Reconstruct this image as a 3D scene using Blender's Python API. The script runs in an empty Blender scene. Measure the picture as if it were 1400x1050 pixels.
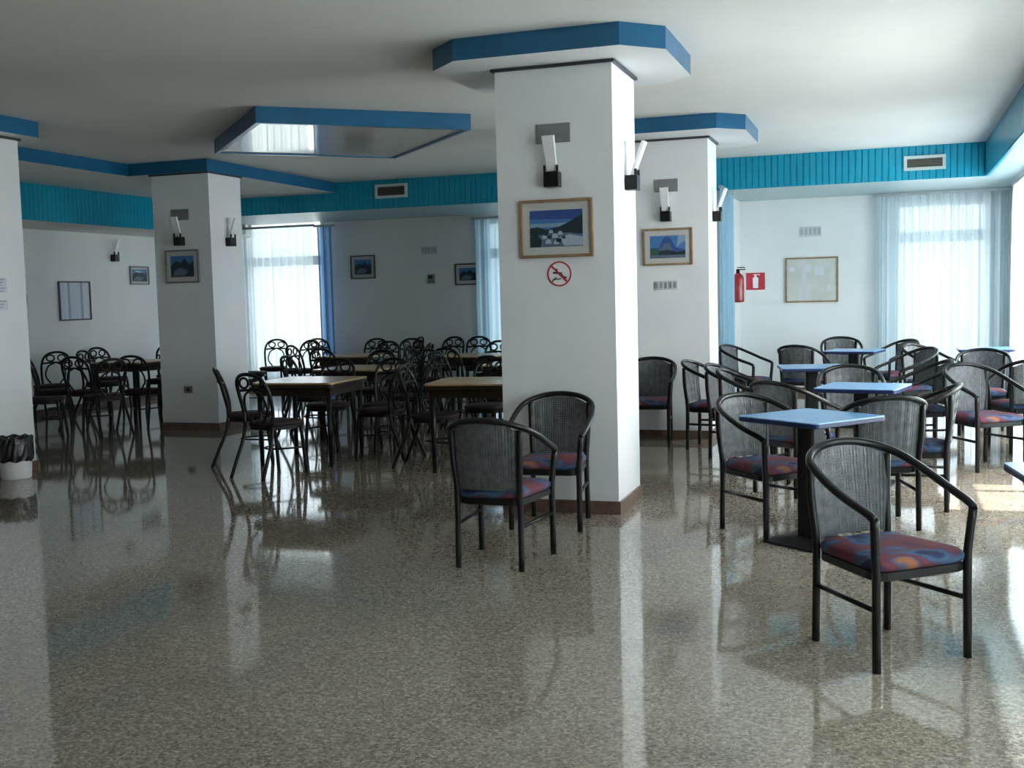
import bpy, bmesh, math, random
from mathutils import Vector, Matrix
random.seed(4)
S = bpy.context.scene
COL = S.collection
PI = math.pi

# ------------------------------------------------------------------ materials
def mat(name, col, rough=.5, metal=0., spec=.5, coat=0., coat_rough=.05):
    m = bpy.data.materials.new(name); m.use_nodes = True
    b = m.node_tree.nodes['Principled BSDF']
    b.inputs['Base Color'].default_value = (*col, 1)
    b.inputs['Roughness'].default_value = rough
    b.inputs['Metallic'].default_value = metal
    b.inputs['Specular IOR Level'].default_value = spec
    b.inputs['Coat Weight'].default_value = coat
    b.inputs['Coat Roughness'].default_value = coat_rough
    return m

def nodes(m):
    return m.node_tree.nodes, m.node_tree.links, m.node_tree.nodes['Principled BSDF']

def noisy(m, c1, c2, scale, detail=3., lo=.35, hi=.65, bump=0., stretch=None):
    N, L, B = nodes(m)
    tc = N.new('ShaderNodeTexCoord'); no = N.new('ShaderNodeTexNoise'); rp = N.new('ShaderNodeValToRGB')
    no.inputs['Scale'].default_value = scale; no.inputs['Detail'].default_value = detail
    if stretch:
        mp = N.new('ShaderNodeMapping'); mp.inputs['Scale'].default_value = stretch
        L.new(tc.outputs['Object'], mp.inputs['Vector']); L.new(mp.outputs['Vector'], no.inputs['Vector'])
    else:
        L.new(tc.outputs['Object'], no.inputs['Vector'])
    e = rp.color_ramp.elements
    e[0].position = lo; e[0].color = (*c1, 1); e[1].position = hi; e[1].color = (*c2, 1)
    L.new(no.outputs['Fac'], rp.inputs['Fac']); L.new(rp.outputs['Color'], B.inputs['Base Color'])
    if bump:
        bp = N.new('ShaderNodeBump'); bp.inputs['Strength'].default_value = bump; bp.inputs['Distance'].default_value = .01
        L.new(no.outputs['Fac'], bp.inputs['Height']); L.new(bp.outputs['Normal'], B.inputs['Normal'])
    return m

M = {}
M['wall'] = noisy(mat('wall_paint', (.74, .75, .75), .55), (.70, .72, .72), (.76, .77, .77), 1.3)
M['absorbwall'] = noisy(mat('light_absorbing_brown', (.2, .13, .08), .5), (.16, .10, .06), (.24, .16, .10), 2., stretch=(1, 1, .1))  # dark brown made up for the unseen front wall, lowers fill on column fronts
M['column'] = noisy(mat('column_paint', (.76, .77, .79), .4), (.74, .755, .78), (.79, .80, .82), 2.)
M['ceiling'] = noisy(mat('ceiling_paint', (.72, .71, .69), .8), (.70, .69, .67), (.75, .74, .72), .8)
M['capwhite'] = mat('soffit_white', (.74, .75, .76), .5)
M['slat'] = noisy(mat('teal_slats', (.0, .28, .43), .28), (.0, .25, .40), (.003, .31, .46), 1.2)
M['band'] = noisy(mat('blue_band', (.006, .10, .22), .3), (.005, .09, .20), (.008, .115, .25), 3.)
M['soffit'] = mat('pale_blue_soffit', (.36, .48, .51), .4)
M['skirting'] = noisy(mat('brown_skirting', (.12, .075, .055), .3), (.10, .06, .045), (.16, .10, .07), 14.)
M['black'] = mat('black_lacquer', (.008, .008, .009), .30, spec=.3)
M['blackmetal'] = mat('black_metal', (.006, .006, .006), .34, spec=.25)
M['cane'] = noisy(mat('dark_cane', (.10, .108, .116), .35), (.06, .065, .070), (.105, .112, .12), 30.)
M['trimdark'] = mat('dark_reveal', (.03, .035, .05), .5)
M['bluetop'] = noisy(mat('blue_laminate', (.15, .34, .62), .22), (.14, .32, .59), (.16, .36, .65), 4.)
M['blueedge'] = mat('navy_edge', (.012, .022, .09), .35)
M['wood'] = noisy(mat('light_wood', (.42, .29, .15), .25), (.34, .22, .10), (.50, .36, .20), 5., 4., .3, .7, 0., (1, 9, 1))
M['woodedge'] = noisy(mat('dark_wood', (.014, .008, .005), .4, spec=.3), (.011, .007, .004), (.02, .011, .006), 8., stretch=(1, 6, 1))
M['seatdark'] = noisy(mat('dark_plum_seat', (.03, .018, .025), .7, spec=.25), (.014, .009, .014), (.036, .018, .022), 12.)
M['frame'] = noisy(mat('picture_wood', (.26, .17, .09), .4), (.22, .14, .07), (.32, .21, .12), 12.)
M['framedark'] = mat('dark_frame', (.06, .065, .07), .4)
M['mount'] = mat('picture_mount', (.50, .49, .47), .7)
M['grey'] = mat('grey_plate', (.20, .205, .215), .5)
M['greypale'] = mat('pale_grey_plate', (.58, .59, .61), .55)
M['white'] = mat('white_enamel', (.80, .80, .82), .35)
M['paper'] = mat('paper', (.62, .65, .72), .7)
M['ink'] = mat('grey_ink', (.30, .32, .36), .7)
M['red'] = mat('sign_red', (.46, .03, .05), .4)
M['redmetal'] = mat('extinguisher_red', (.24, .010, .018), .3)
M['rubber'] = mat('black_rubber', (.012, .012, .013), .5)
M['bag'] = mat('black_bag', (.012, .013, .016), .22)
M['vent'] = mat('vent_frame', (.52, .60, .60), .4)
M['ventdark'] = mat('vent_slats', (.10, .095, .08), .5)
M['alu'] = mat('grey_aluminium', (.42, .45, .48), .35, .6)
M['dusk'] = mat('print_navy', (.015, .03, .08), .5)
M['p_sky'] = mat('print_sky', (.05, .17, .40), .5)
M['p_sky2'] = mat('print_sky_deep', (.03, .07, .25), .5)
M['p_haze'] = mat('print_haze', (.22, .32, .45), .5)
M['p_dark'] = mat('print_dark', (.012, .028, .04), .5)
M['p_snow'] = mat('print_snow', (.36, .42, .52), .5)
M['p_green'] = mat('print_green', (.03, .09, .07), .5)
M['p_mid'] = mat('print_slate', (.10, .14, .20), .5)
M['board1'] = noisy(mat('notice_sheet', (.52, .54, .50), .6), (.46, .49, .46), (.58, .59, .56), 3.)
M['board2'] = mat('notice_sheet_lilac', (.55, .55, .60), .6)
M['stripe_a'] = mat('pale_stripe', (.52, .58, .68), .4)
M['stripe_b'] = mat('grey_blue_stripe', (.28, .34, .42), .4)
M['ground'] = noisy(mat('outdoor_paving', (.13, .14, .11), .8), (.11, .125, .09), (.16, .165, .13), 2.)

# polished terrazzo
m = mat('terrazzo', (.2, .19, .16), .10, spec=.62); M['floor'] = m
N, L, B = nodes(m)
tc = N.new('ShaderNodeTexCoord')
vo = N.new('ShaderNodeTexVoronoi'); vo.inputs['Scale'].default_value = 105.
no = N.new('ShaderNodeTexNoise'); no.inputs['Scale'].default_value = 45.; no.inputs['Detail'].default_value = 4.
big = N.new('ShaderNodeTexNoise'); big.inputs['Scale'].default_value = .7; big.inputs['Detail'].default_value = 1.2
for t in (vo, no, big): L.new(tc.outputs['Object'], t.inputs['Vector'])
sp = N.new('ShaderNodeSeparateColor'); L.new(vo.outputs['Color'], sp.inputs['Color'])
r1 = N.new('ShaderNodeValToRGB'); e = r1.color_ramp.elements
e[0].position = 0.; e[0].color = (.142, .122, .098, 1); e[1].position = 1.; e[1].color = (.43, .372, .302, 1)
for p, c in ((.25, (.215, .186, .150)), (.55, (.268, .231, .186)), (.8, (.315, .272, .220))):
    q = e.new(p); q.color = (*c, 1)
L.new(sp.outputs['Red'], r1.inputs['Fac'])
mx = N.new('ShaderNodeMix'); mx.data_type = 'RGBA'; mx.blend_type = 'MULTIPLY'; mx.inputs['Factor'].default_value = .75
r2 = N.new('ShaderNodeValToRGB'); e = r2.color_ramp.elements
e[0].position = .3; e[0].color = (.75, .75, .73, 1); e[1].position = .7; e[1].color = (1.16, 1.15, 1.13, 1)
L.new(no.outputs['Fac'], r2.inputs['Fac'])
L.new(r1.outputs['Color'], mx.inputs['A']); L.new(r2.outputs['Color'], mx.inputs['B'])
L.new(mx.outputs['Result'], B.inputs['Base Color'])
r3 = N.new('ShaderNodeMapRange'); r3.inputs['To Min'].default_value = .035; r3.inputs['To Max'].default_value = .085
L.new(big.outputs['Fac'], r3.inputs['Value']); L.new(r3.outputs['Result'], B.inputs['Roughness'])

# patterned seat fabric
m = mat('patterned_fabric', (.1, .03, .05), .85, spec=.2); M['fabric'] = m
N, L, B = nodes(m)
tc = N.new('ShaderNodeTexCoord'); n1 = N.new('ShaderNodeTexNoise'); n1.inputs['Scale'].default_value = 5.2; n1.inputs['Detail'].default_value = 1.2
n1.inputs['Distortion'].default_value = .8
L.new(tc.outputs['Object'], n1.inputs['Vector'])
rp = N.new('ShaderNodeValToRGB'); e = rp.color_ramp.elements
e[0].position = .30; e[0].color = (.02, .015, .05, 1); e[1].position = .74; e[1].color = (.25, .10, .05, 1)
for p, c in ((.40, (.03, .035, .085)), (.46, (.05, .11, .19)), (.51, (.075, .05, .09)), (.56, (.16, .04, .045)), (.63, (.09, .035, .06)), (.68, (.06, .075, .13))):
    q = e.new(p); q.color = (*c, 1)
L.new(n1.outputs['Fac'], rp.inputs['Fac']); L.new(rp.outputs['Color'], B.inputs['Base Color'])

# glossy acrylic underside of the hung ceiling panel
m = mat('glossy_acrylic', (.58, .57, .55), .05, spec=.5); M['acrylic'] = m

def sheer(name, col, clear, thick):
    m = bpy.data.materials.new(name); m.use_nodes = True
    N, L = m.node_tree.nodes, m.node_tree.links; N.clear()
    o = N.new('ShaderNodeOutputMaterial'); tr = N.new('ShaderNodeBsdfTransparent'); tl = N.new('ShaderNodeBsdfTranslucent'); df = N.new('ShaderNodeBsdfDiffuse')
    a = N.new('ShaderNodeMixShader'); b = N.new('ShaderNodeMixShader')
    tl.inputs['Color'].default_value = (*col, 1); df.inputs['Color'].default_value = (*col, 1)
    tr.inputs['Color'].default_value = (*[.6 + .4 * c for c in col], 1)
    a.inputs['Fac'].default_value = thick
    L.new(tl.outputs[0], a.inputs[1]); L.new(df.outputs[0], a.inputs[2])
    lw = N.new('ShaderNodeLayerWeight'); lw.inputs['Blend'].default_value = .55
    mr = N.new('ShaderNodeMapRange'); mr.inputs['To Min'].default_value = 1 - clear; mr.inputs['To Max'].default_value = 1.
    L.new(lw.outputs['Facing'], mr.inputs['Value']); L.new(mr.outputs['Result'], b.inputs['Fac'])
    L.new(tr.outputs[0], b.inputs[1]); L.new(a.outputs[0], b.inputs[2]); L.new(b.outputs[0], o.inputs['Surface'])
    return m
M['sheer'] = sheer('sheer_pale_blue', (.72, .82, .88), .40, .35)
M['sheermid'] = sheer('sheer_mid_blue', (.38, .57, .70), .25, .4)
M['sheerblue'] = sheer('sheer_blue', (.22, .45, .75), .22, .4)

m = bpy.data.materials.new('window_glass'); m.use_nodes = True; M['glass'] = m
N, L = m.node_tree.nodes, m.node_tree.links; N.clear()
o = N.new('ShaderNodeOutputMaterial'); tr = N.new('ShaderNodeBsdfTransparent'); gl = N.new('ShaderNodeBsdfGlossy'); fr = N.new('ShaderNodeLayerWeight'); mq = N.new('ShaderNodeMapRange'); mi = N.new('ShaderNodeMixShader')
gl.inputs['Roughness'].default_value = .02; tr.inputs['Color'].default_value = (.94, .96, .96, 1); fr.inputs['Blend'].default_value = .25; mq.inputs['To Min'].default_value = .03; mq.inputs['To Max'].default_value = .4
L.new(fr.outputs['Facing'], mq.inputs['Value'])
L.new(mq.outputs['Result'], mi.inputs[0]); L.new(tr.outputs[0], mi.inputs[1]); L.new(gl.outputs[0], mi.inputs[2]); L.new(mi.outputs[0], o.inputs['Surface'])

# ------------------------------------------------------------------ mesh helpers
def box(bm, x0, x1, y0, y1, z0, z1, mi=0):
    v = [bm.verts.new(p) for p in ((x0, y0, z0), (x1, y0, z0), (x1, y1, z0), (x0, y1, z0), (x0, y0, z1), (x1, y0, z1), (x1, y1, z1), (x0, y1, z1))]
    for f in ((3, 2, 1, 0), (4, 5, 6, 7), (0, 1, 5, 4), (1, 2, 6, 5), (2, 3, 7, 6), (3, 0, 4, 7)):
        bm.faces.new([v[i] for i in f]).material_index = mi
    return v

def prism(bm, outline, z0, z1, mi_side=0, mi_bot=None, mi_top=None):
    a = [bm.verts.new((x, y, z0)) for x, y in outline]; b = [bm.verts.new((x, y, z1)) for x, y in outline]
    n = len(a)
    f = bm.faces.new(a[::-1]); f.material_index = mi_side if mi_bot is None else mi_bot
    f = bm.faces.new(b); f.material_index = mi_side if mi_top is None else mi_top
    for i in range(n):
        bm.faces.new((a[i], a[(i + 1) % n], b[(i + 1) % n], b[i])).material_index = mi_side

def spline(pts, per=6):
    P = [Vector(p) for p in pts]; out = []
    for i in range(len(P) - 1):
        p0 = P[i - 1] if i else P[i] * 2 - P[i + 1]; p1, p2 = P[i], P[i + 1]
        p3 = P[i + 2] if i + 2 < len(P) else P[i + 1] * 2 - P[i]
        for k in range(per):
            t = k / per
            out.append(.5 * ((2 * p1) + (-p0 + p2) * t + (2 * p0 - 5 * p1 + 4 * p2 - p3) * t * t + (-p0 + 3 * p1 - 3 * p2 + p3) * t ** 3))
    out.append(P[-1]); return out

def tube(bm, pts, r, seg=8, closed=False, r1=None):
    P = [Vector(p) for p in pts]; n = len(P); rings = []
    up = Vector((.13, .21, .97)).normalized()
    for i, p in enumerate(P):
        if closed: d = P[(i + 1) % n] - P[i - 1]
        else: d = P[min(i + 1, n - 1)] - P[max(i - 1, 0)]
        d.normalize()
        if i == 0:
            a = up - d * up.dot(d)
            if a.length < .2: a = Vector((1, 0, 0)) - d * d.x
        else: a = a - d * a.dot(d)
        a.normalize(); b = d.cross(a)
        rr = r if r1 is None else r + (r1 - r) * i / (n - 1)
        rings.append([bm.verts.new(p + (a * math.cos(2 * PI * k / seg) + b * math.sin(2 * PI * k / seg)) * rr) for k in range(seg)])
    for i in range(n if closed else n - 1):
        A, C = rings[i], rings[(i + 1) % n]
        for k in range(seg):
            f = bm.faces.new((A[k], A[(k + 1) % seg], C[(k + 1) % seg], C[k])); f.smooth = True
    if not closed:
        bm.faces.new(rings[0][::-1]); bm.faces.new(rings[-1])

def lathe(bm, prof, seg=24, cx=0, cy=0, mi=0):
    rings = []
    for r, z in prof:
        rings.append([bm.verts.new((cx + r * math.cos(2 * PI * k / seg), cy + r * math.sin(2 * PI * k / seg), z)) for k in range(seg)])
    for A, C in zip(rings, rings[1:]):
        for k in range(seg):
            f = bm.faces.new((A[k], A[(k + 1) % seg], C[(k + 1) % seg], C[k])); f.smooth = True; f.material_index = mi
    bm.faces.new(rings[0][::-1]).material_index = mi; bm.faces.new(rings[-1]).material_index = mi

def loft(bm, outline, levels, smooth=True):
    """outline scaled by s at height z for (s, z) in levels, closed at both ends"""
    rings = [[bm.verts.new((x * s, y * s, z)) for x, y in outline] for s, z in levels]
    n = len(outline)
    for A, C in zip(rings, rings[1:]):
        for k in range(n):
            f = bm.faces.new((A[k], A[(k + 1) % n], C[(k + 1) % n], C[k])); f.smooth = smooth
    bm.faces.new(rings[0][::-1]); bm.faces.new(rings[-1])

def rrect(w0, w1, y0, y1, r, k=5):
    """rounded trapezoid: width w0 at y0 (front), w1 at y1"""
    pts = []
    C = [(w1 / 2 - r, y1 - r, 0), (-w1 / 2 + r, y1 - r, 90), (-w0 / 2 + r, y0 + r, 180), (w0 / 2 - r, y0 + r, 270)]
    for cx, cy, a in C:
        for i in range(k + 1):
            t = math.radians(a + 90 * i / k); pts.append((cx + r * math.cos(t), cy + r * math.sin(t)))
    return pts

def obj(name, bm, mats, parent=None, loc=(0, 0, 0), bevel=0.):
    me = bpy.data.meshes.new(name)
    bmesh.ops.recalc_face_normals(bm, faces=bm.faces)
    bm.to_mesh(me); bm.free()
    for m_ in (mats if isinstance(mats, (list, tuple)) else [mats]): me.materials.append(M[m_])
    o = bpy.data.objects.new(name, me); COL.objects.link(o); o.location = loc
    if parent: o.parent = parent
    if bevel:
        b = o.modifiers.new('bevel', 'BEVEL'); b.width = bevel; b.segments = 2; b.limit_method = 'ANGLE'
    return o

def tag(o, label, cat, group=None):
    o['label'] = label; o['category'] = cat
    if group: o['group'] = group
    return o

def thing(name, label, cat, loc=(0, 0, 0), rz=0., group=None):
    o = bpy.data.objects.new(name, None); COL.objects.link(o); o.location = loc; o.rotation_euler = (0, 0, rz)
    o.empty_display_size = .1
    return tag(o, label, cat, group)

def struct(name, bm, mats, parent=None, bevel=0.):
    o = obj(name, bm, mats, parent, bevel=bevel)
    if not parent: o['kind'] = 'structure'
    return o

def dup(root, loc, rz, label, group=None):
    r = root.copy(); COL.objects.link(r); r.location = loc; r.rotation_euler = (0, 0, rz); r['label'] = label
    if group: r['group'] = group
    for ch in root.children:
        c = ch.copy(); COL.objects.link(c); c.parent = r
        for g in ch.children:
            d = g.copy(); COL.objects.link(d); d.parent = c
    return r

B_ = bmesh.new

# ------------------------------------------------------------------ room shell
XL, XR, YF, YB, ZC, ZS = -10.9, 1.53, -4.0, 16.0, 3.09, 2.95
T = .22
bm = B_(); box(bm, XL - T, XR + T, YF - T, YB + T, -.12, 0); struct('floor', bm, 'floor')
bm = B_(); box(bm, XL - T, XR + T, YF - T, YB + T, ZC, ZC + .15); struct('ceiling', bm, 'ceiling')

def wall(name, along, pos, t, a0, a1, holes, z1=ZC):
    """wall slab along 'x' or 'y' at coordinate pos, thickness t away from the room, with rectangular openings (a0,a1,z0,z1)"""
    bm = B_()
    A = sorted({a0, a1, *[h[0] for h in holes], *[h[1] for h in holes]})
    for p, q in zip(A, A[1:]):
        mid = (p + q) / 2; cuts = sorted([(h[2], h[3]) for h in holes if h[0] <= mid <= h[1]]); z = 0
        segs = []
        for c0, c1 in cuts: segs.append((z, c0)); z = c1
        segs.append((z, z1))
        for s0, s1 in segs:
            if s1 - s0 < 1e-4: continue
            lo, hi = min(pos, pos + t), max(pos, pos + t)
            if along == 'x': box(bm, p, q, lo, hi, s0, s1)
            else: box(bm, lo, hi, p, q, s0, s1)
    bmesh.ops.remove_doubles(bm, verts=bm.verts, dist=1e-5)
    return struct(name, bm, 'wall')

BW = [(-10.0, -8.62, .25, 2.80), (-5.85, -4.2, .25, 2.62), (.06, 1.24, .25, 2.58)]
RW = [(-2.6, .6, .25, 2.55), (1.7, 5.0, .25, 2.55), (6.3, 9.6, .25, 2.55), (11.0, 14.6, .25, 2.55)]
wall('wall_back', 'x', YB, T, XL - T, XR + T, BW)
wall('wall_right', 'y', XR, T, YF, YB, RW)
wall('wall_left', 'y', XL, -T, YF, YB, [])
wall('wall_front', 'x', YF, -T, XL - T, XR + T, []).data.materials[0] = M['absorbwall']
bm = B_(); box(bm, -3.35, -2.01, 14.16, YB - .001, 0, ZC - .001); struct('wall_pier', bm, 'wall')

win_no = [0]
def window(along, pos, t, h, transom):
    """frame with a transom and mullion, one pane"""
    win_no[0] += 1
    a0, a1, z0, z1 = h; c = pos + t * .55; f = .06
    bm = B_()
    def bar(p, q, r, s, d=.035):
        if along == 'x': box(bm, p, q, c - d, c + d, r, s)
        else: box(bm, c - d, c + d, p, q, r, s)
    bar(a0, a0 + f, z0, z1); bar(a1 - f, a1, z0, z1); bar(a0 + f, a1 - f, z0, z0 + f); bar(a0 + f, a1 - f, z1 - f, z1)
    bar(a0 + f, a1 - f, transom - .09, transom + .06, .03)
    n = max(1, round((a1 - a0) / 1.1))
    for i in range(1, n):
        x = a0 + (a1 - a0) * i / n; bar(x - .035, x + .035, z0 + f, transom - .09, .03)
    w = struct('window_%d' % win_no[0], bm, 'white')
    bm = B_()
    if along == 'x': box(bm, a0 + f, a1 - f, c - .004, c + .004, z0 + f, z1 - f)
    else: box(bm, c - .004, c + .004, a0 + f, a1 - f, z0 + f, z1 - f)
    obj('pane', bm, 'glass', w)
for h in BW: window('x', YB, T, h, 2.13)
for h in RW: window('y', XR, T, h, 2.10)

# lowered ceiling on the left with its blue edge, ribbed fascias and soffits
bm = B_()
out = [(XL, YF), (-8.36, YF), (-8.36, 10.93), (-7.30, 10.93), (-7.30, YB), (XL, YB)]
prism(bm, out, ZS, ZC - .001, 0, 1, 1)
struct('ceiling_lowered_panel', bm, ['band', 'ceiling'])

def ribbed(bm, along, pos, a0, a1, z0, z1, face):
    """vertical tongue-and-groove slats facing +1/-1 along the other axis"""
    p = .075; n = int((a1 - a0) / p); p = (a1 - a0) / n; prof = []
    for i in range(n):
        a = a0 + i * p
        prof += [(a, -.011), (a + .008, 0), (a + p - .008, 0), (a + p - .0005, -.011)]
    vs = []
    for a, d in prof:
        q = pos + d * face
        for z in (z0, z1): vs.append(bm.verts.new((a, q, z) if along == 'x' else (q, a, z)))
    for i in range(len(prof) - 1):
        k = 2 * i; bm.faces.new((vs[k], vs[k + 2], vs[k + 3], vs[k + 1]))
bm = B_(); ribbed(bm, 'x', 14.03, -9.75, 1.03, 2.70, ZC - .002, -1)
box(bm, -9.75, 1.03, 14.042, 14.075, 2.70, ZC - .002); struct('trim_1', bm, 'slat')
bm = B_(); ribbed(bm, 'y', 1.03, YF, 14.03, 2.70, ZC - .002, -1)
box(bm, 1.042, 1.075, YF, 14.03, 2.70, ZC - .002); struct('trim_2', bm, 'slat')
bm = B_(); ribbed(bm, 'y', -9.75, YF, 14.03, 2.51, ZS - .002, 1)
box(bm, -9.795, -9.762, YF, 14.03, 2.51, ZS - .002); struct('trim_3', bm, 'slat')
bm = B_()
box(bm, -9.75, XR, 14.076, YB, 2.703, 2.74); box(bm, 1.076, XR, YF, 14.076, 2.703, 2.74)
struct('ceiling_bulkhead_panel', bm, 'soffit')
bm = B_(); box(bm, XL, -9.796, YF, YB, 2.513, 2.55); struct('ceiling_side_panel', bm, 'ceiling')

def skirt(name, x0, x1, y0, y1):
    bm = B_(); box(bm, x0, x1, y0, y1, 0, .085); struct(name, bm, 'skirting')
skirt('baseboard_back', XL + .014, XR - .014, YB - .014, YB - .001); skirt('baseboard_left', XL + .001, XL + .014, YF, YB)
skirt('baseboard_right', XR - .014, XR - .001, YF, YB)

# ------------------------------------------------------------------ columns
def octagon(x0, x1, y0, y1, c):
    return [(x0 + c, y0), (x1 - c, y0), (x1, y0 + c), (x1, y1 - c), (x1 - c, y1), (x0 + c, y1), (x0, y1 - c), (x0, y0 + c)]

def column(no, x0, x1, y0, y1, cap=None):
    bm = B_(); box(bm, x0, x1, y0, y1, 0, ZC - .002)
    c = struct('column_%d' % no, bm, 'column')
    bm = B_(); t = .014
    for a, b, d, e in ((x0 - t, x1 + t, y0 - t, y0), (x0 - t, x1 + t, y1, y1 + t), (x0 - t, x0, y0, y1), (x1, x1 + t, y0, y1)): box(bm, a, b, d, e, 0, .086)
    obj('skirting', bm, 'skirting', c)
    bm = B_(); t = .022
    for a, b, d, e in ((x0 - t, x1 + t, y0 - t, y0), (x0 - t, x1 + t, y1, y1 + t), (x0 - t, x0, y0, y1), (x1, x1 + t, y0, y1)): box(bm, a, b, d, e, ZS - .02, ZS - .001)
    obj('top_reveal', bm, 'trimdark', c)
    if cap:
        bm = B_(); prism(bm, octagon(*cap, .238), ZS, ZC - .002, 0, 1, 1)
        obj('column_cap', bm, ['band', 'capwhite'], c)
    return c
column(1, -2.487, -1.694, 7.087, 7.745, (-2.871, -1.316, 6.714, 8.097))
column(2, -2.466, -1.676, 10.932, 11.489, (-2.85, -1.283, 10.452, 11.97))
column(3, -8.067, -7.309, 10.957, 11.611)
column(4, -8.067, -7.309, 7.39, 8.05, (-8.35, -7.12, 7.02, 8.34))

# hung square ceiling panel, turned on the grid, glossy underside
A_, Bc, Cc, Dd = Vector((-5.02, 8.26)), Vector((-3.56, 9.47)), Vector((-5.0, 11.0)), Vector((-6.42, 9.76))
ctr = (A_ + Bc + Cc + Dd) / 4
cp = thing('ceiling_panel', 'square blue-edged glossy panel fixed under the ceiling, turned at an angle', 'ceiling panel', (ctr.x, ctr.y, ZS))
bm = B_(); q = [p - ctr for p in (A_, Bc, Cc, Dd)]
n = len(q); inn = [p * .955 for p in q]
for i in range(4):
    p0, p1, i0, i1 = q[i], q[(i + 1) % 4], inn[i], inn[(i + 1) % 4]
    prism(bm, [tuple(p0), tuple(p1), tuple(i1), tuple(i0)], 0, ZC - ZS - .002)
obj('edge_frame', bm, 'band', cp)
bm = B_(); prism(bm, [tuple(p) for p in inn], .012, .03); obj('glossy_sheet', bm, 'acrylic', cp)

# ------------------------------------------------------------------ curtains
def curtain(name, label, along, pos, a0, a1, z0, z1, amp, per, material, rail=True, group=None, seed=1, side=-1):
    rnd = random.Random(seed)
    t = thing(name, label, 'curtain', ((a0 + a1) / 2, pos, z1) if along == 'x' else (pos, (a0 + a1) / 2, z1), 0, group)
    bm = B_(); n = int((a1 - a0) / per * 12); cols = []
    ph = 0; L_ = a1 - a0
    phs = [rnd.uniform(.7, 1.35) for _ in range(n + 2)]
    for i in range(n + 1):
        ph += 2 * PI / 12 * phs[i // 6]
        row = []
        for k, z in enumerate((0., -.05, -.4, -1.1, -(z1 - z0))):
            a = -L_ / 2 + L_ * i / n
            g = (.75, .8, 1., 1.1, 1.2)[k]
            d = amp * g * (math.sin(ph) + .35 * math.sin(2.3 * ph + k * .25))
            row.append(bm.verts.new((a, d, z) if along == 'x' else (d, a, z)))
        cols.append(row)
    for A, C in zip(cols, cols[1:]):
        for k in range(4):
            f = bm.faces.new((A[k], C[k], C[k + 1], A[k + 1])); f.smooth = True
    obj('fabric', bm, material, t)
    if rail:
        bm = B_(); h = L_ / 2 + .04
        if along == 'x': box(bm, -h, h, -.02, .02, .0, .035)
        else: box(bm, -.02, .02, -h, h, .0, .035)
        obj('curtain_rail', bm, 'alu', t)
    return t
curtain('sheer_curtain', 'pale blue sheer curtain over the bright window beside the notice board', 'x', 15.84, -.18, 1.46, .04, 2.66, .040, .13, 'sheer', seed=2)
curtain('sheer_curtain', 'white sheer curtain in front of the window behind the dark bistro chairs', 'x', 15.84, -10.02, -8.70, .04, 2.64, .042, .15, 'sheer', seed=5)
curtain('sheer_curtain', 'bunched blue curtain gathered at the edge of the far bright window', 'x', 15.80, -8.60, -8.32, .04, 2.62, .034, .10, 'sheerblue', seed=6)
curtain('sheer_curtain', 'blue curtain showing beside the big column, past the framed pictures', 'x', 15.84, -5.95, -4.1, .04, 2.62, .032, .15, 'sheermid', seed=7)
curtain('sheer_curtain', 'narrow blue curtain hanging beside the red fire extinguisher', 'y', -1.93, 13.55, 14.55, .04, 2.68, .022, .16, 'sheermid', seed=8)
for i, (a0, a1, m_) in enumerate(((11.0, 14.75, 'sheer'), (6.2, 7.75, 'sheer'), (8.75, 9.7, 'sheer'), (1.5, 4.9, 'sheer'))):
    curtain('sheer_curtain', ('pale sheer curtain at the far end of the sunny side wall', 'pale sheer curtain on the sunny side wall before the sunlit floor patch',
            'short pale curtain on the sunny side wall past the floor patch', 'unseen sheer curtain added beside the camera to keep sun off the near floor')[i],
            'y', 1.40, a0, a1, .04, 2.62, .03, .16, m_, seed=20 + i)  # last curtain is unseen, added to block a second sun patch

# ------------------------------------------------------------------ pictures, lamps, signs
def poly(bm, pts, y, mi):
    f = bm.faces.new([bm.verts.new((x, y, z)) for x, z in pts]); f.material_index = mi

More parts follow.
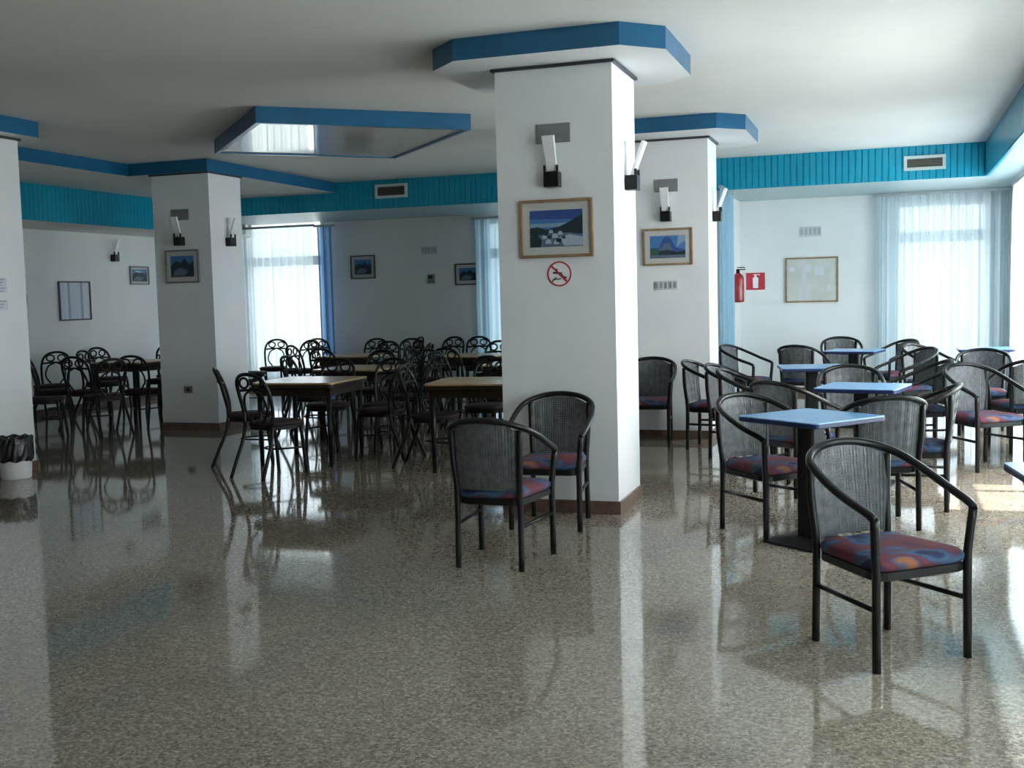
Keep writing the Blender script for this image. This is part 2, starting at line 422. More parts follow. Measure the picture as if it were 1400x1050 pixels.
def picture(loc, w, h, label, scene, rz=0., frame='frame', ff=.02, mount=.05, group=None):
    t = thing('framed_picture', label, 'picture', loc, rz, group)
    bm = B_(); W, H = w / 2, h / 2
    for a, b, c, d in ((-W, W, H - ff, H), (-W, W, -H, -H + ff), (-W, -W + ff, -H + ff, H - ff), (W - ff, W, -H + ff, H - ff)): box(bm, a, b, -.026, 0, c, d)
    obj('picture_frame', bm, frame, t, bevel=.003)
    bm = B_(); box(bm, -W + ff, W - ff, -.012, -.002, -H + ff, H - ff); obj('mount', bm, 'mount', t)
    bm = B_(); a, b = W - ff - mount, H - ff - mount
    P = lambda pts: [(u * a, v * b) for u, v in pts]
    box(bm, -a, a, -.0145, -.0125, -b, b, 0)
    mats = ['p_sky', 'p_sky2', 'p_haze', 'p_dark', 'p_snow', 'p_green', 'p_mid']
    if scene == 'harbour':
        poly(bm, P([(-1, .55), (1, .45), (1, 1), (-1, 1)]), -.0150, 1)
        poly(bm, P([(-1, .05), (.2, .1), (.6, .3), (-.2, .28), (-1, .3)]), -.0152, 2)
        poly(bm, P([(-1, .05), (-.7, .1), (-.35, -.05), (.1, .08), (.45, .3), (.75, .55), (1, .7), (1, -.35), (.5, -.28), (0, -.4), (-1, -.4)]), -.0155, 3)
        poly(bm, P([(-1, -.4), (-.4, -.3), (.2, -.25), (.55, -.25), (1, -.45), (1, -1), (-1, -1)]), -.0157, 6)
        poly(bm, P([(.1, -.5), (.5, -.35), (1, -.5), (1, -.95), (.3, -.95)]), -.0159, 4)
        poly(bm, P([(-1, -.45), (-.75, -.3), (-.55, -.6), (-.6, -1), (-1, -1)]), -.0161, 3)
        for u, v, s in ((-.45, -.5, .1), (-.2, -.2, .09), (-.05, -.45, .12), (.15, -.3, .1), (-.3, -.75, .12), (.0, -.8, .1)):
            poly(bm, P([(u - s, v - s * .6), (u + s, v - s * .6), (u + s * .8, v + s), (u, v + s * 1.6), (u - s * .8, v + s)]), -.0163, 4)
        for u, v, s in ((-.25, -.45, .08), (.1, -.65, .1), (-.4, -.3, .07), (.28, -.5, .07)):
            poly(bm, P([(u - s, v - s), (u + s, v - s), (u + s, v + s), (u - s, v + s)]), -.0165, 3)
    elif scene == 'rock':
        poly(bm, P([(-1, -.1), (-.5, -.05), (-.3, .6), (-.1, .95), (.15, .8), (.45, -.05), (1, -.3), (1, -1), (-1, -1)]), -.0150, 1)
        poly(bm, P([(-.5, -.3), (-.2, .3), (.1, .35), (.3, -.3)]), -.0152, 6)
        poly(bm, P([(.5, -.1), (.75, .3), (1, .5), (1, 1), (.6, 1)]), -.0152, 2)
        poly(bm, P([(-1, -.2), (-.75, -.05), (-.5, -.3), (-.4, -.7), (-1, -.7)]), -.0155, 5)
        poly(bm, P([(-.5, -.4), (0, -.25), (.5, -.5), (1, -.35), (1, -.75), (-.5, -.75)]), -.0157, 3)
        poly(bm, P([(-1, -.72), (1, -.72), (1, -1), (-1, -1)]), -.0159, 6)
    else:
        poly(bm, P([(-1, -1), (1, -1), (1, .5), (.6, .2), (.2, .75), (-.1, .3), (-.5, .55), (-1, .1)]), -.0150, 3)
        poly(bm, P([(-.8, -.9), (.2, -.9), (.5, -.4), (-.2, -.1), (-.7, -.4)]), -.0152, 6)
        if scene == 'lake': poly(bm, P([(-.7, .55), (.3, .45), (.5, .7), (-.5, .85)]), -.0154, 4)
    obj('print', bm, mats, t)
    return t

picture((-2.08, 7.086, 1.89), .50, .38, 'wood-framed harbour picture with deep blue sky on the nearest big column', 'harbour')
picture((-2.075, 10.931, 1.90), .49, .36, 'wood-framed picture of a blue rock on the second column', 'rock')
picture((-7.695, 10.956, 1.89), .45, .38, 'dark picture on the column beside the wooden bistro tables', 'dark', frame='grey')
picture((-7.895, 15.999, 1.975), .43, .37, 'small dark framed picture on the back wall next to the bright window', 'dark', frame='framedark')
picture((-6.12, 15.999, 1.81), .43, .33, 'small dark framed picture on the back wall next to the blue curtain', 'dark', frame='framedark')
picture((-10.899, 14.38, 1.915), .45, .28, 'small blue picture with a white streak on the far side wall', 'lake', rz=PI / 2, frame='grey', mount=.03)

def board(loc, w, h, label, name, cat, frame, stripes, rz=0., ff=.02):
    t = thing(name, label, cat, loc, rz)
    bm = B_(); W, H = w / 2, h / 2
    for a, b, c, d in ((-W, W, H - ff, H), (-W, W, -H, -H + ff), (-W, -W + ff, -H + ff, H - ff), (W - ff, W, -H + ff, H - ff)): box(bm, a, b, -.03, 0, c, d)
    obj('frame', bm, frame, t, bevel=.003)
    bm = B_(); x = -W + ff; tot = sum(s for s, _ in stripes); mats = []
    for s, m_ in stripes:
        if m_ not in mats: mats.append(m_)
        x1 = x + (2 * W - 2 * ff) * s / tot; box(bm, x, x1, -.014, -.003, -H + ff, H - ff, mats.index(m_)); x = x1
    obj('sheet', bm, mats, t)
    return t
nb = board((-1.035, 15.999, 1.58), .71, .62, 'pale framed notice board on the end wall between the fire sign and the curtain', 'notice_board', 'notice board', 'frame', [(3, 'board1'), (1, 'board2'), (6, 'board1')], ff=.022)
for x, z, w, h in ((-.26, .15, .07, .06), (-.05, .16, .08, .1), (.1, .12, .12, .12), (.23, -.12, .06, .1), (-.05, -.22, .06, .04)):
    bm = B_(); box(bm, x - w / 2, x + w / 2, -.0155, -.0142, z - h / 2, z + h / 2)
    obj('pinned_paper', bm, 'greypale', nb)
board((-10.899, 12.92, 1.545), .64, .55, 'dark-framed pane with pale vertical stripes on the far side wall', 'striped_pane', 'framed_pane', 'framedark', [(1, 'stripe_a'), (.5, 'paper'), (.5, 'stripe_b'), (2, 'stripe_a'), (.5, 'stripe_b'), (1, 'paper'), (.3, 'stripe_a')], rz=PI / 2)  # flat pale vertical bands coloured into the framed surface

def sconce(loc, rz, label, plate=True, s=1.):
    t = thing('wall_lamp', label, 'wall lamp', loc, rz, None)
    bm = B_(); box(bm, -.05 * s, .05 * s, -.085, -.002, -.055, .045); box(bm, -.05 * s, -.036 * s, -.085, -.065, .045, .085); box(bm, .036 * s, .05 * s, -.085, -.065, .045, .085)
    obj('holder', bm, 'black', t, bevel=.004)
    bm = B_()
    lo = [(-.034 * s, -.055, .04), (.034 * s, -.055, .04), (.034 * s, -.03, .04), (-.034 * s, -.03, .04)]
    hi = [(-.042 * s, -.142, .265), (.042 * s, -.142, .265), (.042 * s, -.118, .27), (-.042 * s, -.118, .27)]
    a = [bm.verts.new(p) for p in lo]; b = [bm.verts.new(p) for p in hi]
    bm.faces.new(a[::-1]); bm.faces.new(b)
    for i in range(4): bm.faces.new((a[i], a[(i + 1) % 4], b[(i + 1) % 4], b[i]))
    obj('lamp_shade', bm, 'white', t, bevel=.004)
    if plate:
        bm = B_(); box(bm, -.115 * s, .115 * s, -.012, -.001, .235, .36); box(bm, -.075 * s, .075 * s, -.016, -.012, .285, .335)
        obj('wall_plate', bm, 'grey', t, bevel=.002)
    return t
sconce((-2.09, 7.087, 2.21), 0, 'wall lamp with black holder above the harbour picture on the nearest column')
sconce((-1.694, 7.46, 2.20), PI / 2, 'wall lamp on the bright side face of the nearest column', plate=False)
sconce((-2.085, 10.932, 2.20), 0, 'wall lamp above the blue rock picture on the second column')
sconce((-1.676, 11.24, 2.20), PI / 2, 'wall lamp on the side face of the second column by the blue fascia', plate=False)
sconce((-7.70, 10.957, 2.18), 0, 'wall lamp with a grey plate above the dark picture on the far column')
sconce((-7.309, 11.30, 2.17), PI / 2, 'wall lamp on the lit side face of the column by the bistro tables', plate=False)
sconce((XL, 13.79, 2.17), PI / 2, 'wall lamp above the small blue picture on the far side wall', plate=False)

def plate(loc, w, h, label, rz=0., m_='greypale'):
    t = thing('wall_plate', label, 'wall plate', loc, rz)
    bm = B_(); box(bm, -w / 2, w / 2, -.01, -.001, -h / 2, h / 2); obj('backing', bm, m_, t, bevel=.003)
    bm = B_(); n = 5
    for i in range(n):
        x = -w / 2 + w * (i + .5) / n; box(bm, x - w * .06, x + w * .06, -.014, -.01, -h * .32, h * .32)
    obj('vent_ribs', bm, 'alu', t)
plate((-1.05, 15.999, 2.245), .29, .14, 'small grey ribbed plate on the end wall above the notice board')
plate((-2.10, 10.932, 1.525), .23, .09, 'faint grey ribbed plate below the picture on the second column', m_='greypale')
plate((-6.76, 15.999, 2.20), .25, .12, 'small grey ribbed plate high on the back wall between two dark pictures')
t = thing('intercom_box', 'small dark box on the back wall beside the last dark picture', 'wall box', (-6.73, 15.999, 1.76))  # wall-mounted intercom box, not a switch
bm = B_(); box(bm, -.055, .055, -.05, -.001, -.07, .07); obj('casing', bm, 'grey', t, bevel=.005)
bm = B_(); box(bm, -.035, .035, -.054, -.05, 0, .045); obj('grille', bm, 'black', t)

t = thing('power_socket', 'dark power socket low on the column beside the bistro chairs', 'socket', (-7.70, 10.957, .47))
bm = B_(); box(bm, -.055, .055, -.012, -.001, -.04, .04); obj('cover', bm, 'grey', t, bevel=.004)
bm = B_(); lathe(bm, [(.022, 0), (.022, .004)], 12); o = obj('outlet', bm, 'black', t, loc=(0, -.012, 0)); o.rotation_euler = (PI / 2, 0, 0)

# round red prohibition sign
t = thing('prohibition_sign', 'round red and white prohibition sign under the harbour picture', 'sign', (-2.068, 7.087, 1.592))
def disc(bm, r0, r1, y0, y1, seg=36, mi=0):
    V = [[bm.verts.new((r * math.cos(2 * PI * k / seg), y, r * math.sin(2 * PI * k / seg))) for k in range(seg)] for r, y in ((r0, y0), (r1, y0), (r1, y1), (r0, y1))]
    for i in range(4):
        for k in range(seg): bm.faces.new((V[i][k], V[i][(k + 1) % seg], V[(i + 1) % 4][(k + 1) % seg], V[(i + 1) % 4][k])).material_index = mi
bm = B_(); lathe(bm, [(.086, 0), (.086, .002)], 36); o = obj('sign_face', bm, 'white', t, loc=(0, -.001, 0)); o.rotation_euler = (PI / 2, 0, 0)
bm = B_(); disc(bm, .073, .083, -.006, -.0035); obj('red_ring', bm, 'red', t)
bm = B_()
a = math.radians(-45); ux, uz = math.cos(a), math.sin(a)
def bar(p0, p1, w, y, z=0):
    d = Vector((p1[0] - p0[0], p1[1] - p0[1])).normalized(); nx, nz = -d.y * w / 2, d.x * w / 2
    poly(bm, [(p0[0] + nx, p0[1] + nz), (p0[0] - nx, p0[1] - nz), (p1[0] - nx, p1[1] - nz), (p1[0] + nx, p1[1] + nz)], y, 0)
bar((-.05, .05), (.05, -.05), .012, -.0068); obj('slash', bm, 'red', t)
bm = B_()
bar((-.044, .008), (.016, .004), .013, -.006); bar((-.022, .006), (-.016, .034), .012, -.0061); bar((.01, .002), (.028, -.022), .012, -.0062)
bar((.02, -.022), (.05, -.026), .014, -.0063); bar((-.045, -.036), (.012, -.032), .008, -.0064); bar((-.05, -.05), (-.02, -.02), .008, -.00645)
obj('pictogram', bm, 'framedark', t)

# fire sign: red square with a white extinguisher
t = thing('fire_sign', 'square red sign with a white fire extinguisher symbol on the end wall', 'sign', (-1.80, 15.999, 1.57))
bm = B_(); box(bm, -.13, .13, -.005, -.001, -.11, .13); obj('sign_panel', bm, 'red', t)
bm = B_()
poly(bm, [(-.035, -.085), (.035, -.085), (.04, .05), (.015, .075), (-.015, .075), (-.04, .05)], -.0062, 0)
poly(bm, [(-.015, .08), (.015, .08), (.015, .10), (.06, .095), (.06, .108), (-.04, .108), (-.015, .095)], -.0062, 0)
obj('pictogram', bm, 'white', t)
bm = B_(); box(bm, -.13, .13, -.005, -.001, -.135, -.112); obj('caption_strip', bm, 'white', t)

def extinguisher(loc, rz, label):
    t = thing('fire_extinguisher', label, 'fire extinguisher', loc, rz)
    bm = B_(); lathe(bm, [(.05, 0), (.078, .008), (.08, .03), (.08, .31), (.07, .35), (.03, .385)], 20, 0, -.10); obj('cylinder_body', bm, 'redmetal', t)
    bm = B_(); lathe(bm, [(.024, .38), (.024, .42), (.03, .425), (.012, .44)], 12, 0, -.10); box(bm, -.012, .012, -.20, -.09, .425, .438); box(bm, -.012, .012, -.19, -.09, .452, .464); obj('valve', bm, 'black', t)
    bm = B_(); tube(bm, spline([(0.03, -.1, .41), (.09, -.1, .40), (.11, -.1, .30), (.10, -.1, .12)], 5), .011); obj('hose', bm, 'rubber', t)
    bm = B_(); box(bm, -.03, .03, -.022, -.001, .22, .34); obj('wall_bracket', bm, 'black', t)
extinguisher((-2.01, 14.95, 1.30), PI / 2, 'red fire extinguisher hung at the wall corner beside the fire sign')
extinguisher((XL, 11.78, 1.28), PI / 2, 'red fire extinguisher on the far side wall, mostly hidden by the edge pillar')

t = thing('printed_notice', 'two grey printed sheets taped to the pillar at the photo edge', 'notice', (-7.308, 7.70, 1.60))
for z, h in ((.06, .13), (-.11, .09)):
    bm = B_(); box(bm, .0005, .003, -.13, .12, z - h / 2, z + h / 2); s = obj('sheet', bm, 'paper', t)
    bm = B_()
    for k in range(int(h / .025)): box(bm, .0032, .0038, -.10 + .01 * (k % 2), .10 - .02 * (k % 3), z + h / 2 - .02 - k * .025, z + h / 2 - .012 - k * .025)
    obj('text_lines', bm, 'ink', s)

def vent(x, z, w, h, label):
    t = thing('air_vent', label, 'air vent', (x, 14.03, z))
    bm = B_(); f = .035
    for a, b, c, d in ((-w / 2, w / 2, h / 2 - f, h / 2), (-w / 2, w / 2, -h / 2, -h / 2 + f), (-w / 2, -w / 2 + f, -h / 2 + f, h / 2 - f), (w / 2 - f, w / 2, -h / 2 + f, h / 2 - f)): box(bm, a, b, -.02, .0, c, d)
    obj('vent_frame', bm, 'vent', t)
    bm = B_(); box(bm, -w / 2 + f, w / 2 - f, -.003, -.001, -h / 2 + f, h / 2 - f); obj('vent_backing', bm, 'black', t)
    bm = B_(); n = 5
    for i in range(n):
        zz = -h / 2 + f + (h - 2 * f) * (i + .5) / n; box(bm, -w / 2 + f, w / 2 - f, -.014, -.004, zz - .008, zz + .004)
    obj('vent_slats', bm, 'ventdark', t)
vent(-6.46, 2.93, .48, .19, 'air vent in the dark blue fascia above the framed pictures')
vent(.375, 2.89, .46, .17, 'white-framed air vent in the bright blue fascia over the window curtain')

# waste bin at the foot of the far-left pillar
t = thing('waste_bin', 'white waste bin with a black bag folded over its rim by the pillar', 'bin', (-7.12, 7.60, 0))
bm = B_(); lathe(bm, [(.118, 0), (.125, .01), (.135, .17), (.14, .34), (.128, .34), (.12, .05)], 28); obj('bin_body', bm, 'white', t)
bm = B_(); seg = 40
rings = []
for r, z, w in ((.146, .155, .005), (.150, .20, .005), (.151, .30, .004), (.150, .352, .005), (.138, .362, .006), (.120, .34, .01), (.112, .24, .01)):
    rings.append([bm.verts.new(((r + w * math.sin(k * 2.1 + z * 30)) * math.cos(2 * PI * k / seg), (r + w * math.sin(k * 2.1 + z * 30)) * math.sin(2 * PI * k / seg), z + .008 * math.sin(k * 1.3 + z * 20))) for k in range(seg)])
for A, C in zip(rings, rings[1:]):
    for k in range(seg): bm.faces.new((A[k], A[(k + 1) % seg], C[(k + 1) % seg], C[k]))
bm.faces.new(rings[-1]); obj('bin_bag', bm, 'bag', t)

# ------------------------------------------------------------------ armchairs with woven backs
def face(dx, dy): return math.atan2(dx, -dy)

def make_armchair(loc, rz, label, group):
    t = thing('armchair', label, 'chair', loc, rz, group)
    out = rrect(.45, .385, -.235, .205, .07)
    bm = B_(); loft(bm, out, [(.96, .382), (1.0, .395), (1.0, .412), (.94, .428), (.75, .438), (.4, .442), (.1, .443)]); obj('seat', bm, 'fabric', t)
    bm = B_(); loft(bm, out, [(.955, .345), (.985, .35), (.985, .38), (.955, .383)], False); obj('seat_frame', bm, 'black', t)
    for s in (-1, 1):
        bm = B_(); tube(bm, spline([(s * .218, -.220, 0), (s * .217, -.216, .36), (s * .222, -.216, .45), (s * .234, -.226, .585)], 4), .0175, 8); obj('leg', bm, 'black', t)
        bm = B_(); tube(bm, spline([(s * .182, .205, 0), (s * .180, .200, .30), (s * .180, .203, .43), (s * .190, .222, .60), (s * .194, .225, .755)], 4), .0170, 8); obj('leg', bm, 'black', t)
        bm = B_(); tube(bm, [(s * .218, -.21, .235), (s * .181, .20, .235)], .0105, 6); obj('stretcher', bm, 'black', t)
    half = [(.234, -.226, .585), (.244, -.195, .607), (.253, -.06, .652), (.248, .08, .708), (.217, .195, .758), (.125, .262, .795), (0, .282, .808)]
    pts = half + [(-x, y, z) for x, y, z in half[-2::-1]]
    bm = B_(); tube(bm, spline(pts, 5), .0170, 8); obj('arm_rail', bm, 'black', t)
    # woven back
    bm = B_()
    def P(u, v):
        z1 = .798 - .055 * u * u; z = .43 + (z1 - .43) * v
        x = u * (.172 + .018 * v); y = .226 + .052 * v - (.028 + .032 * v) * u * u
        return Vector((x, y, z))
    def ribbon(f, n, w, ax, off):
        prev = None
        for i in range(n + 1):
            p = f(i / n); o_ = Vector((0, off * (1 if i % 2 else -1), 0))
            wv = Vector((0, 0, w / 2)) if ax == 'h' else Vector((w / 2, 0, 0)); th = Vector((0, .0016, 0))
            q = [bm.verts.new(p + o_ + a * wv + b * th) for a, b in ((-1, -1), (1, -1), (1, 1), (-1, 1))]
            if prev:
                for k in range(4): bm.faces.new((prev[k], prev[(k + 1) % 4], q[(k + 1) % 4], q[k]))
            prev = q
    for i in range(33): ribbon(lambda s, i=i: P(2 * s - 1, (i + .5) / 33), 14, .0092, 'h', .0012)
    for i in range(25): ribbon(lambda s, i=i: P(-1 + 2 * (i + .5) / 25, s), 10, .0100, 'v', -.0010)
    obj('woven_back', bm, 'cane', t)
    return t

AG = 'woven-back armchairs'
arm = [  # x, y, facing dx, dy, label
 (-.02, 4.625, .64, -.77, 'black armchair with a red and blue patterned seat standing alone nearest the camera'),
 (-.70, 6.78, .75, -.66, 'black armchair tucked at the front blue table, on the side towards the columns'),
 (-.08, 7.10, -.35, .94, 'black armchair with its woven back against the far side of the front blue table'),
 (-2.02, 5.70, .03, 1., 'dark armchair with its back to the camera in front of the nearest column'),
 (-2.035, 6.72, .06, -1., 'armchair facing the camera close against the foot of the nearest column'),
 (-2.22, 10.62, .05, -1., 'armchair standing against the second column, half hidden by the nearest one'),
 (-.66, 8.15, .55, .83, 'dark armchair between the two nearest blue tables, back to the camera'),
 (-.30, 9.35, .1, -1., 'armchair on the far side of the middle blue table, seat towards the camera'),
 (.22, 10.15, -.95, -.25, 'dark armchair beyond the middle blue table, beneath the pale curtain'),
 (-1.05, 9.15, .95, -.1, 'armchair with a pale lit back between the middle blue table and the columns'),
 (-1.55, 10.35, .98, -.15, 'armchair facing the window just past the second column'),
 (-1.25, 9.80, .97, -.2, 'armchair in the row by the second column, its arm overlapping its neighbour'),
 (-1.62, 13.3, .9, -.35, 'armchair in front of the narrow blue curtain'),
 (-.97, 13.35, .25, .97, 'dark armchair before the notice board, back to the camera'),
 (-.60, 15.0, .1, -1., 'armchair against the end wall under the notice board'),
 (.02, 14.15, -.75, -.6, 'armchair at the far white-topped table, below the window curtain'),
 (.16, 12.25, -.8, -.5, 'armchair with a pale lit back in front of the bright curtain'),
 (.42, 13.0, .80, -.60, 'armchair with a thin curved rim seen against the bright curtain'),
 (.86, 11.75, -.05, -1., 'armchair with a plum seat facing the camera below the bright curtain'),
 (1.10, 10.55, -.25, .95, 'armchair at the photo edge beside the bright side wall'),
 (.15, 7.77, -1., .06, 'armchair facing the columns between the two nearest blue tables, next to the sunlit floor'),
 (.70, 9.55, .55, -.83, 'armchair with a long dark arm rail sloping towards the sunny side wall'),
]
x, y, dx, dy, lab = arm[0]
A0 = make_armchair((x, y, 0), face(dx, dy), lab, AG)
for x, y, dx, dy, lab in arm[1:]: dup(A0, (x, y, 0), face(dx, dy), lab)

# ------------------------------------------------------------------ blue pedestal tables
def make_blue_table(loc, rz, s, label, group):
    t = thing('pedestal_table', label, 'table', loc, rz, group)
    bm = B_(); loft(bm, rrect(s, s, -s / 2, s / 2, .03, 3), [(1, .712), (1, .728), (.995, .732)], False); obj('tabletop', bm, 'bluetop', t)
    bm = B_(); loft(bm, rrect(s, s, -s / 2, s / 2, .03, 3), [(.985, .700), (1.004, .704), (1.004, .724), (1.0, .726)], False); obj('edge_band', bm, 'blueedge', t)
    bm = B_(); loft(bm, rrect(.12, .12, -.06, .06, .02, 3), [(1, .03), (1, .70)], False); box(bm, -.17, .17, -.17, .17, .688, .70); obj('pedestal', bm, 'black', t)
    bm = B_(); loft(bm, rrect(.42, .42, -.21, .21, .05, 4), [(1, 0), (1, .012), (.5, .03), (.3, .034)], False); obj('base', bm, 'black', t)
    return t
TG = 'blue pedestal tables'
T0 = make_blue_table((-.43, 6.52, 0), math.radians(52), .585, 'nearest full blue square table among the armchairs, turned cornerwise', TG)
for x, y, r, lab in ((-.19, 8.56, -12, 'second blue square table, behind the front one'), (-.70, 10.75, 10, 'third blue table, mostly hidden behind the middle armchairs'),
                     (-.40, 13.55, -12, 'pale-topped table farthest back before the end wall'), (.76, 4.62, 8, 'blue table whose corner just enters the photo edge'),
                     (1.02, 13.75, 0, 'pale table below the bright curtain at the photo edge')):
    dup(T0, (x, y, 0), math.radians(r), lab)

# ------------------------------------------------------------------ bistro chairs with hoop backs
def make_bistro_chair(loc, rz, label, group):
    t = thing('bistro_chair', label, 'chair', loc, rz, group)
    out = rrect(.40, .36, -.20, .19, .13, 6)
    bm = B_(); loft(bm, out, [(.97, .425), (1, .435), (1, .45), (.92, .462), (.5, .468), (.1, .469)]); obj('seat', bm, 'seatdark', t)
    bm = B_(); loft(bm, out, [(.9, .392), (.96, .396), (.96, .422), (.9, .427)], False); obj('seat_ring', bm, 'blackmetal', t)
    for s in (-1, 1):
        bm = B_(); tube(bm, spline([(s * .165, -.195, 0), (s * .160, -.175, .22), (s * .155, -.150, .42)], 4), .0155, 8); obj('leg', bm, 'blackmetal', t)
        bm = B_(); tube(bm, spline([(s * .185, .335, 0), (s * .178, .275, .14), (s * .168, .205, .30), (s * .160, .175, .44)], 5), .0155, 8); obj('leg', bm, 'blackmetal', t)
    half = [(.160, .175, .44), (.170, .180, .56), (.178, .215, .70), (.155, .255, .80), (.09, .282, .853), (0, .290, .868)]
    bm = B_(); tube(bm, spline(half + [(-x, y, z) for x, y, z in half[-2::-1]], 5), .0155, 8); obj('back_hoop', bm, 'blackmetal', t)
    bm = B_(); tube(bm, spline([(-.172, .226, .725), (0, .238, .735), (.172, .226, .725)], 4), .012, 6); obj('crossbar', bm, 'blackmetal', t)
    for s in (-1, 1):
        bm = B_(); tube(bm, spline([(s * .05, .178, .45), (s * .125, .195, .56), (s * .10, .225, .68), (s * .02, .24, .73)], 5), .0105, 6); obj('back_rod', bm, 'blackmetal', t)
        bm = B_(); tube(bm, [(s * .072 + .050 * math.cos(2 * PI * k / 16), .255, .792 + .042 * math.sin(2 * PI * k / 16)) for k in range(16)], .0105, 6, True); obj('scroll_ring', bm, 'blackmetal', t)
    bm = B_(); tube(bm, spline([(-.163, -.17, .22), (-.10, .02, .225), (0, .08, .225), (.10, .02, .225), (.163, -.17, .22)], 4), .008, 6); obj('stretcher', bm, 'blackmetal', t)
    return t

BG = 'dark hoop-backed bistro chairs'
bist = [
 (-5.53, 8.77, .86, .51, 'bistro chair seen side-on at the near end of the first wooden table'),
 (-4.93, 8.20, .25, .97, 'bistro chair with its hoop back to the camera at the first wooden table'),
 (-5.20, 9.68, .05, -1., 'bistro chair behind the first wooden table, on the side of the far pillar'),
 (-4.42, 9.24, -1., .1, 'bistro chair at the end of the first wooden table facing the far pillar'),
 (-4.62, 9.72, .05, -1., 'bistro chair behind the first wooden table, on the side of the big column'),
 (-3.74, 8.86, 1., .12, 'bistro chair with swept-back legs at the outer end of the table by the big column'),
 (-3.55, 9.68, .1, -1., 'bistro chair behind the wooden table next to the big column'),
 (-3.02, 9.62, -.1, -1., 'bistro chair behind the wooden table, closest to the big column'),
 (-2.74, 8.98, -1., .1, 'bistro chair at the inner end of the table by the big column, mostly hidden'),
 (-5.88, 10.55, 1., .1, 'bistro chair at the outer end of the middle wooden table'),
 (-4.98, 11.42, .1, -1., 'bistro chair behind the middle wooden table, on its big-column side'),
 (-4.72, 10.6, -1., 0., 'bistro chair at the inner end of the middle wooden table'),
 (-5.56, 11.40, 0., -1., 'bistro chair behind the middle wooden table, on its window side'),
 (-4.40, 11.2, 1., 0., 'bistro chair at the outer end of the small table half hidden by the big column'),
 (-3.72, 10.55, .1, 1., 'bistro chair in front of the small table half hidden by the big column'),
 (-3.70, 12.0, 0., -1., 'bistro chair behind the small table half hidden by the big column'),
 (-5.48, 12.85, 1., 0., 'bistro chair at the outer end of the far wooden table under the pictures'),
 (-4.90, 12.25, 0., 1., 'bistro chair in front of the far wooden table under the pictures'),
 (-4.25, 12.9, -1., 0., 'bistro chair at the inner end of the far wooden table under the pictures'),
 (-4.90, 13.6, 0., -1., 'bistro chair behind the far wooden table under the pictures'),
 (-7.30, 13.1, 1., 0., 'bistro chair at the window end of the small far table'),
 (-6.60, 12.4, 0., 1., 'bistro chair in front of the small far table'),
 (-5.98, 13.42, -1., -.1, 'bistro chair at the inner end of the small far table'),
 (-6.60, 13.8, 0., -1., 'bistro chair behind the small far table'),
 (-8.00, 12.5, .2, 1., 'bistro chair before the bright window, back to the camera'),
 (-8.75, 14.0, .9, .3, 'bistro chair beside the far pillar in front of the bright window'),
 (-9.05, 15.1, .3, -1., 'bistro chair standing directly under the bright window'),
 (-8.30, 14.6, -.2, -1., 'bistro chair under the bright window next to the bunched curtain'),
 (-8.25, 15.3, .8, -.6, 'bistro chair in front of the bunched blue curtain'),
 (-7.25, 14.9, .2, -1., 'bistro chair against the back wall below the picture by the window'),
 (-6.95, 15.35, -.7, -.7, 'bistro chair against the back wall between the two small pictures'),
 (-6.55, 14.75, .4, -.9, 'bistro chair out from the back wall below the dark wall box'),
 (-6.20, 15.2, -.1, -1., 'bistro chair against the back wall under the picture by the blue curtain'),
 (-5.70, 15.2, .3, -1., 'bistro chair against the back wall at the edge of the blue curtain'),
 (-8.95, 10.05, .85, .53, 'bistro chair angled beside the pillar at the photo edge'),
 (-9.70, 11.05, .8, .6, 'bistro chair in the row past the pillar at the photo edge'),
 (-10.35, 11.75, .4, -.9, 'bistro chair close to the far side wall below the striped framed pane'),
 (-9.15, 11.00, -.1, 1., 'second bistro chair in the row, next to the light-topped side table'),
 (-9.95, 12.25, 1., .1, 'bistro chair at the wall end of the light-topped side table'),
 (-9.35, 12.75, .1, -1., 'bistro chair behind the light-topped side table'),
 (-8.70, 12.2, -1., .0, 'bistro chair at the inner end of the light-topped side table'),
 (-8.48, 11.12, -.3, 1., 'bistro chair in front of the light-topped side table'),
 (-9.85, 13.6, .6, -.8, 'bistro chair behind the side table, under the striped framed pane'),
 (-8.45, 10.40, -.9, .45, 'bistro chair before the lit gap between the edge pillar and the far pillar'),
 (-10.45, 13.05, .9, -.2, 'bistro chair against the far side wall below the small blue picture'),
 (-9.15, 13.5, -.2, -1., 'bistro chair behind the side table beside the far pillar'),
]
x, y, dx, dy, lab = bist[0]
C0 = make_bistro_chair((x, y, 0), face(dx, dy), lab, BG)
for x, y, dx, dy, lab in bist[1:]: dup(C0, (x, y, 0), face(dx, dy), lab)

def make_wood_table(loc, rz, label, group):
    t = thing('bistro_table', label, 'table', loc, rz, group)
    s = .80
    bm = B_(); loft(bm, rrect(s, s, -s / 2, s / 2, .05, 4), [(.99, .728), (1, .731), (1, .742), (.995, .745)], False); obj('tabletop', bm, 'wood', t)
    bm = B_(); loft(bm, rrect(s, s, -s / 2, s / 2, .05, 4), [(.975, .695), (1.004, .70), (1.004, .729), (.98, .7295)], False); obj('edge_band', bm, 'woodedge', t)
    bm = B_(); w = .36
    for a, b, c, d in ((-w, w, -w, -w + .02), (-w, w, w - .02, w), (-w, -w + .02, -w + .02, w - .02), (w - .02, w, -w + .02, w - .02)): box(bm, a, b, c, d, .625, .696)
    obj('apron', bm, 'woodedge', t)
    for sx in (-1, 1):
        for sy in (-1, 1):
            bm = B_(); tube(bm, [(sx * .335, sy * .335, 0), (sx * .335, sy * .335, .69)], .019, 8, r1=.024); obj('leg', bm, 'blackmetal', t)
    return t
WG = 'square wooden bistro tables'
W0 = make_wood_table((-5.0, 8.97, 0), math.radians(3), 'first wooden table in front of the far pillar, its top catching window light', WG)
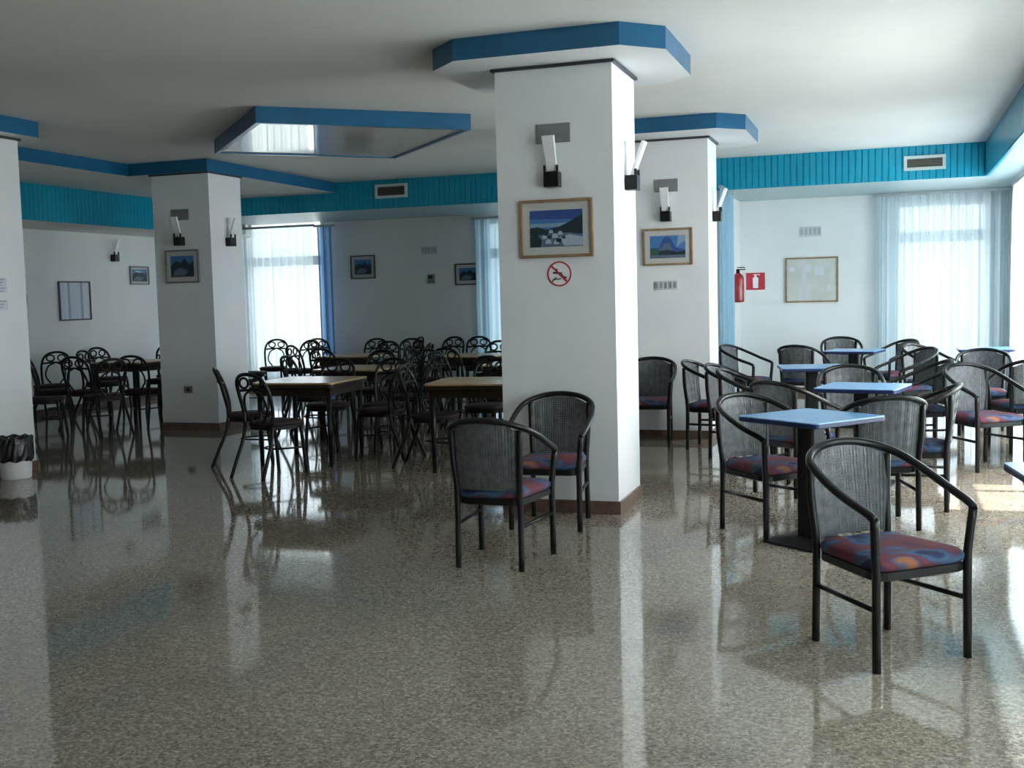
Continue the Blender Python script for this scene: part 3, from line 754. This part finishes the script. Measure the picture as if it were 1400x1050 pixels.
for x, y, r, lab in ((-3.32, 8.90, 7, 'wooden table with a warm brown top beside the big column'), (-5.28, 10.62, -4, 'middle wooden table behind the first one'),
                     (-4.90, 12.92, 2, 'far wooden table below the framed pictures'), (-6.60, 13.1, 0, 'small far wooden table towards the bright window'),
                     (-3.70, 11.28, 0, 'wooden table half hidden behind the big column'), (-9.28, 12.08, -5, 'light-topped wooden table between the far pillar and the photo edge')):
    dup(W0, (x, y, 0), math.radians(r), lab)

# ------------------------------------------------------------------ daylight
def sky_light(name, loc, rot, sx, sy, power, col):
    l = bpy.data.lights.new(name, 'AREA'); l.shape = 'RECTANGLE'; l.size = sx; l.size_y = sy; l.energy = power; l.color = col
    o = bpy.data.objects.new(name, l); COL.objects.link(o); o.location = loc; o.rotation_euler = rot
    return o
K = 1.0
for i, h in enumerate(RW):
    w = h[1] - h[0]
    sky_light('window_daylight', (XR + .85, (h[0] + h[1]) / 2, 2.0), (0, PI / 2 - math.radians(22), 0), 2.7, w + .3, K * (30, 290, 440, 560)[i], (1.0, .985, .955))
for i, h in enumerate(BW):
    w = h[1] - h[0]
    sky_light('window_daylight', ((h[0] + h[1]) / 2, YB + .55, 1.5), (-PI / 2, 0, 0), w + .3, 2.7, K * (30, 24, 22)[i], (.97, .98, 1.0))
sun = bpy.data.lights.new('sun', 'SUN'); sun.energy = 17.; sun.angle = math.radians(.6); sun.color = (1., .93, .82)
so = bpy.data.objects.new('sun', sun); COL.objects.link(so)
so.rotation_euler = Vector((-.55, -.04, -1.)).to_track_quat('-Z', 'Y').to_euler()
bm = B_(); box(bm, -40, 40, -40, 50, -.5, -.3); g = struct('ground', bm, 'ground')

w = bpy.data.worlds.new('world'); S.world = w; w.use_nodes = True
bg = w.node_tree.nodes['Background']; bg.inputs['Color'].default_value = (.88, .94, 1., 1); bg.inputs['Strength'].default_value = 1.2

# ------------------------------------------------------------------ camera
f, yaw, pitch, roll = 1521.3757, -.3289, -.0783, -.025
fw = Vector((math.sin(yaw) * math.cos(pitch), math.cos(yaw) * math.cos(pitch), math.sin(pitch)))
rt = Vector((math.cos(yaw), -math.sin(yaw), 0)); up = rt.cross(fw)
c, s = math.cos(roll), math.sin(roll)
r2, u2 = rt * c + up * s, up * c - rt * s
cam = bpy.data.cameras.new('camera'); co = bpy.data.objects.new('camera', cam); COL.objects.link(co)
cam.sensor_width = 36.; cam.lens = 36. * f / 1400.; cam.clip_start = .05
mw = Matrix.Identity(4)
for i in range(3): mw[i][0], mw[i][1], mw[i][2] = r2[i], u2[i], -fw[i]
mw[2][3] = 1.45
co.matrix_world = mw
S.camera = co

S.view_settings.view_transform = 'Standard'; S.view_settings.look = 'None'; S.view_settings.gamma = 1.
S.view_settings.use_curve_mapping = False
S.view_settings.exposure = .62
S.cycles.caustics_reflective = False; S.cycles.max_bounces = 10; S.cycles.diffuse_bounces = 6; S.cycles.transparent_max_bounces = 16
S.cycles.sample_clamp_indirect = 6.
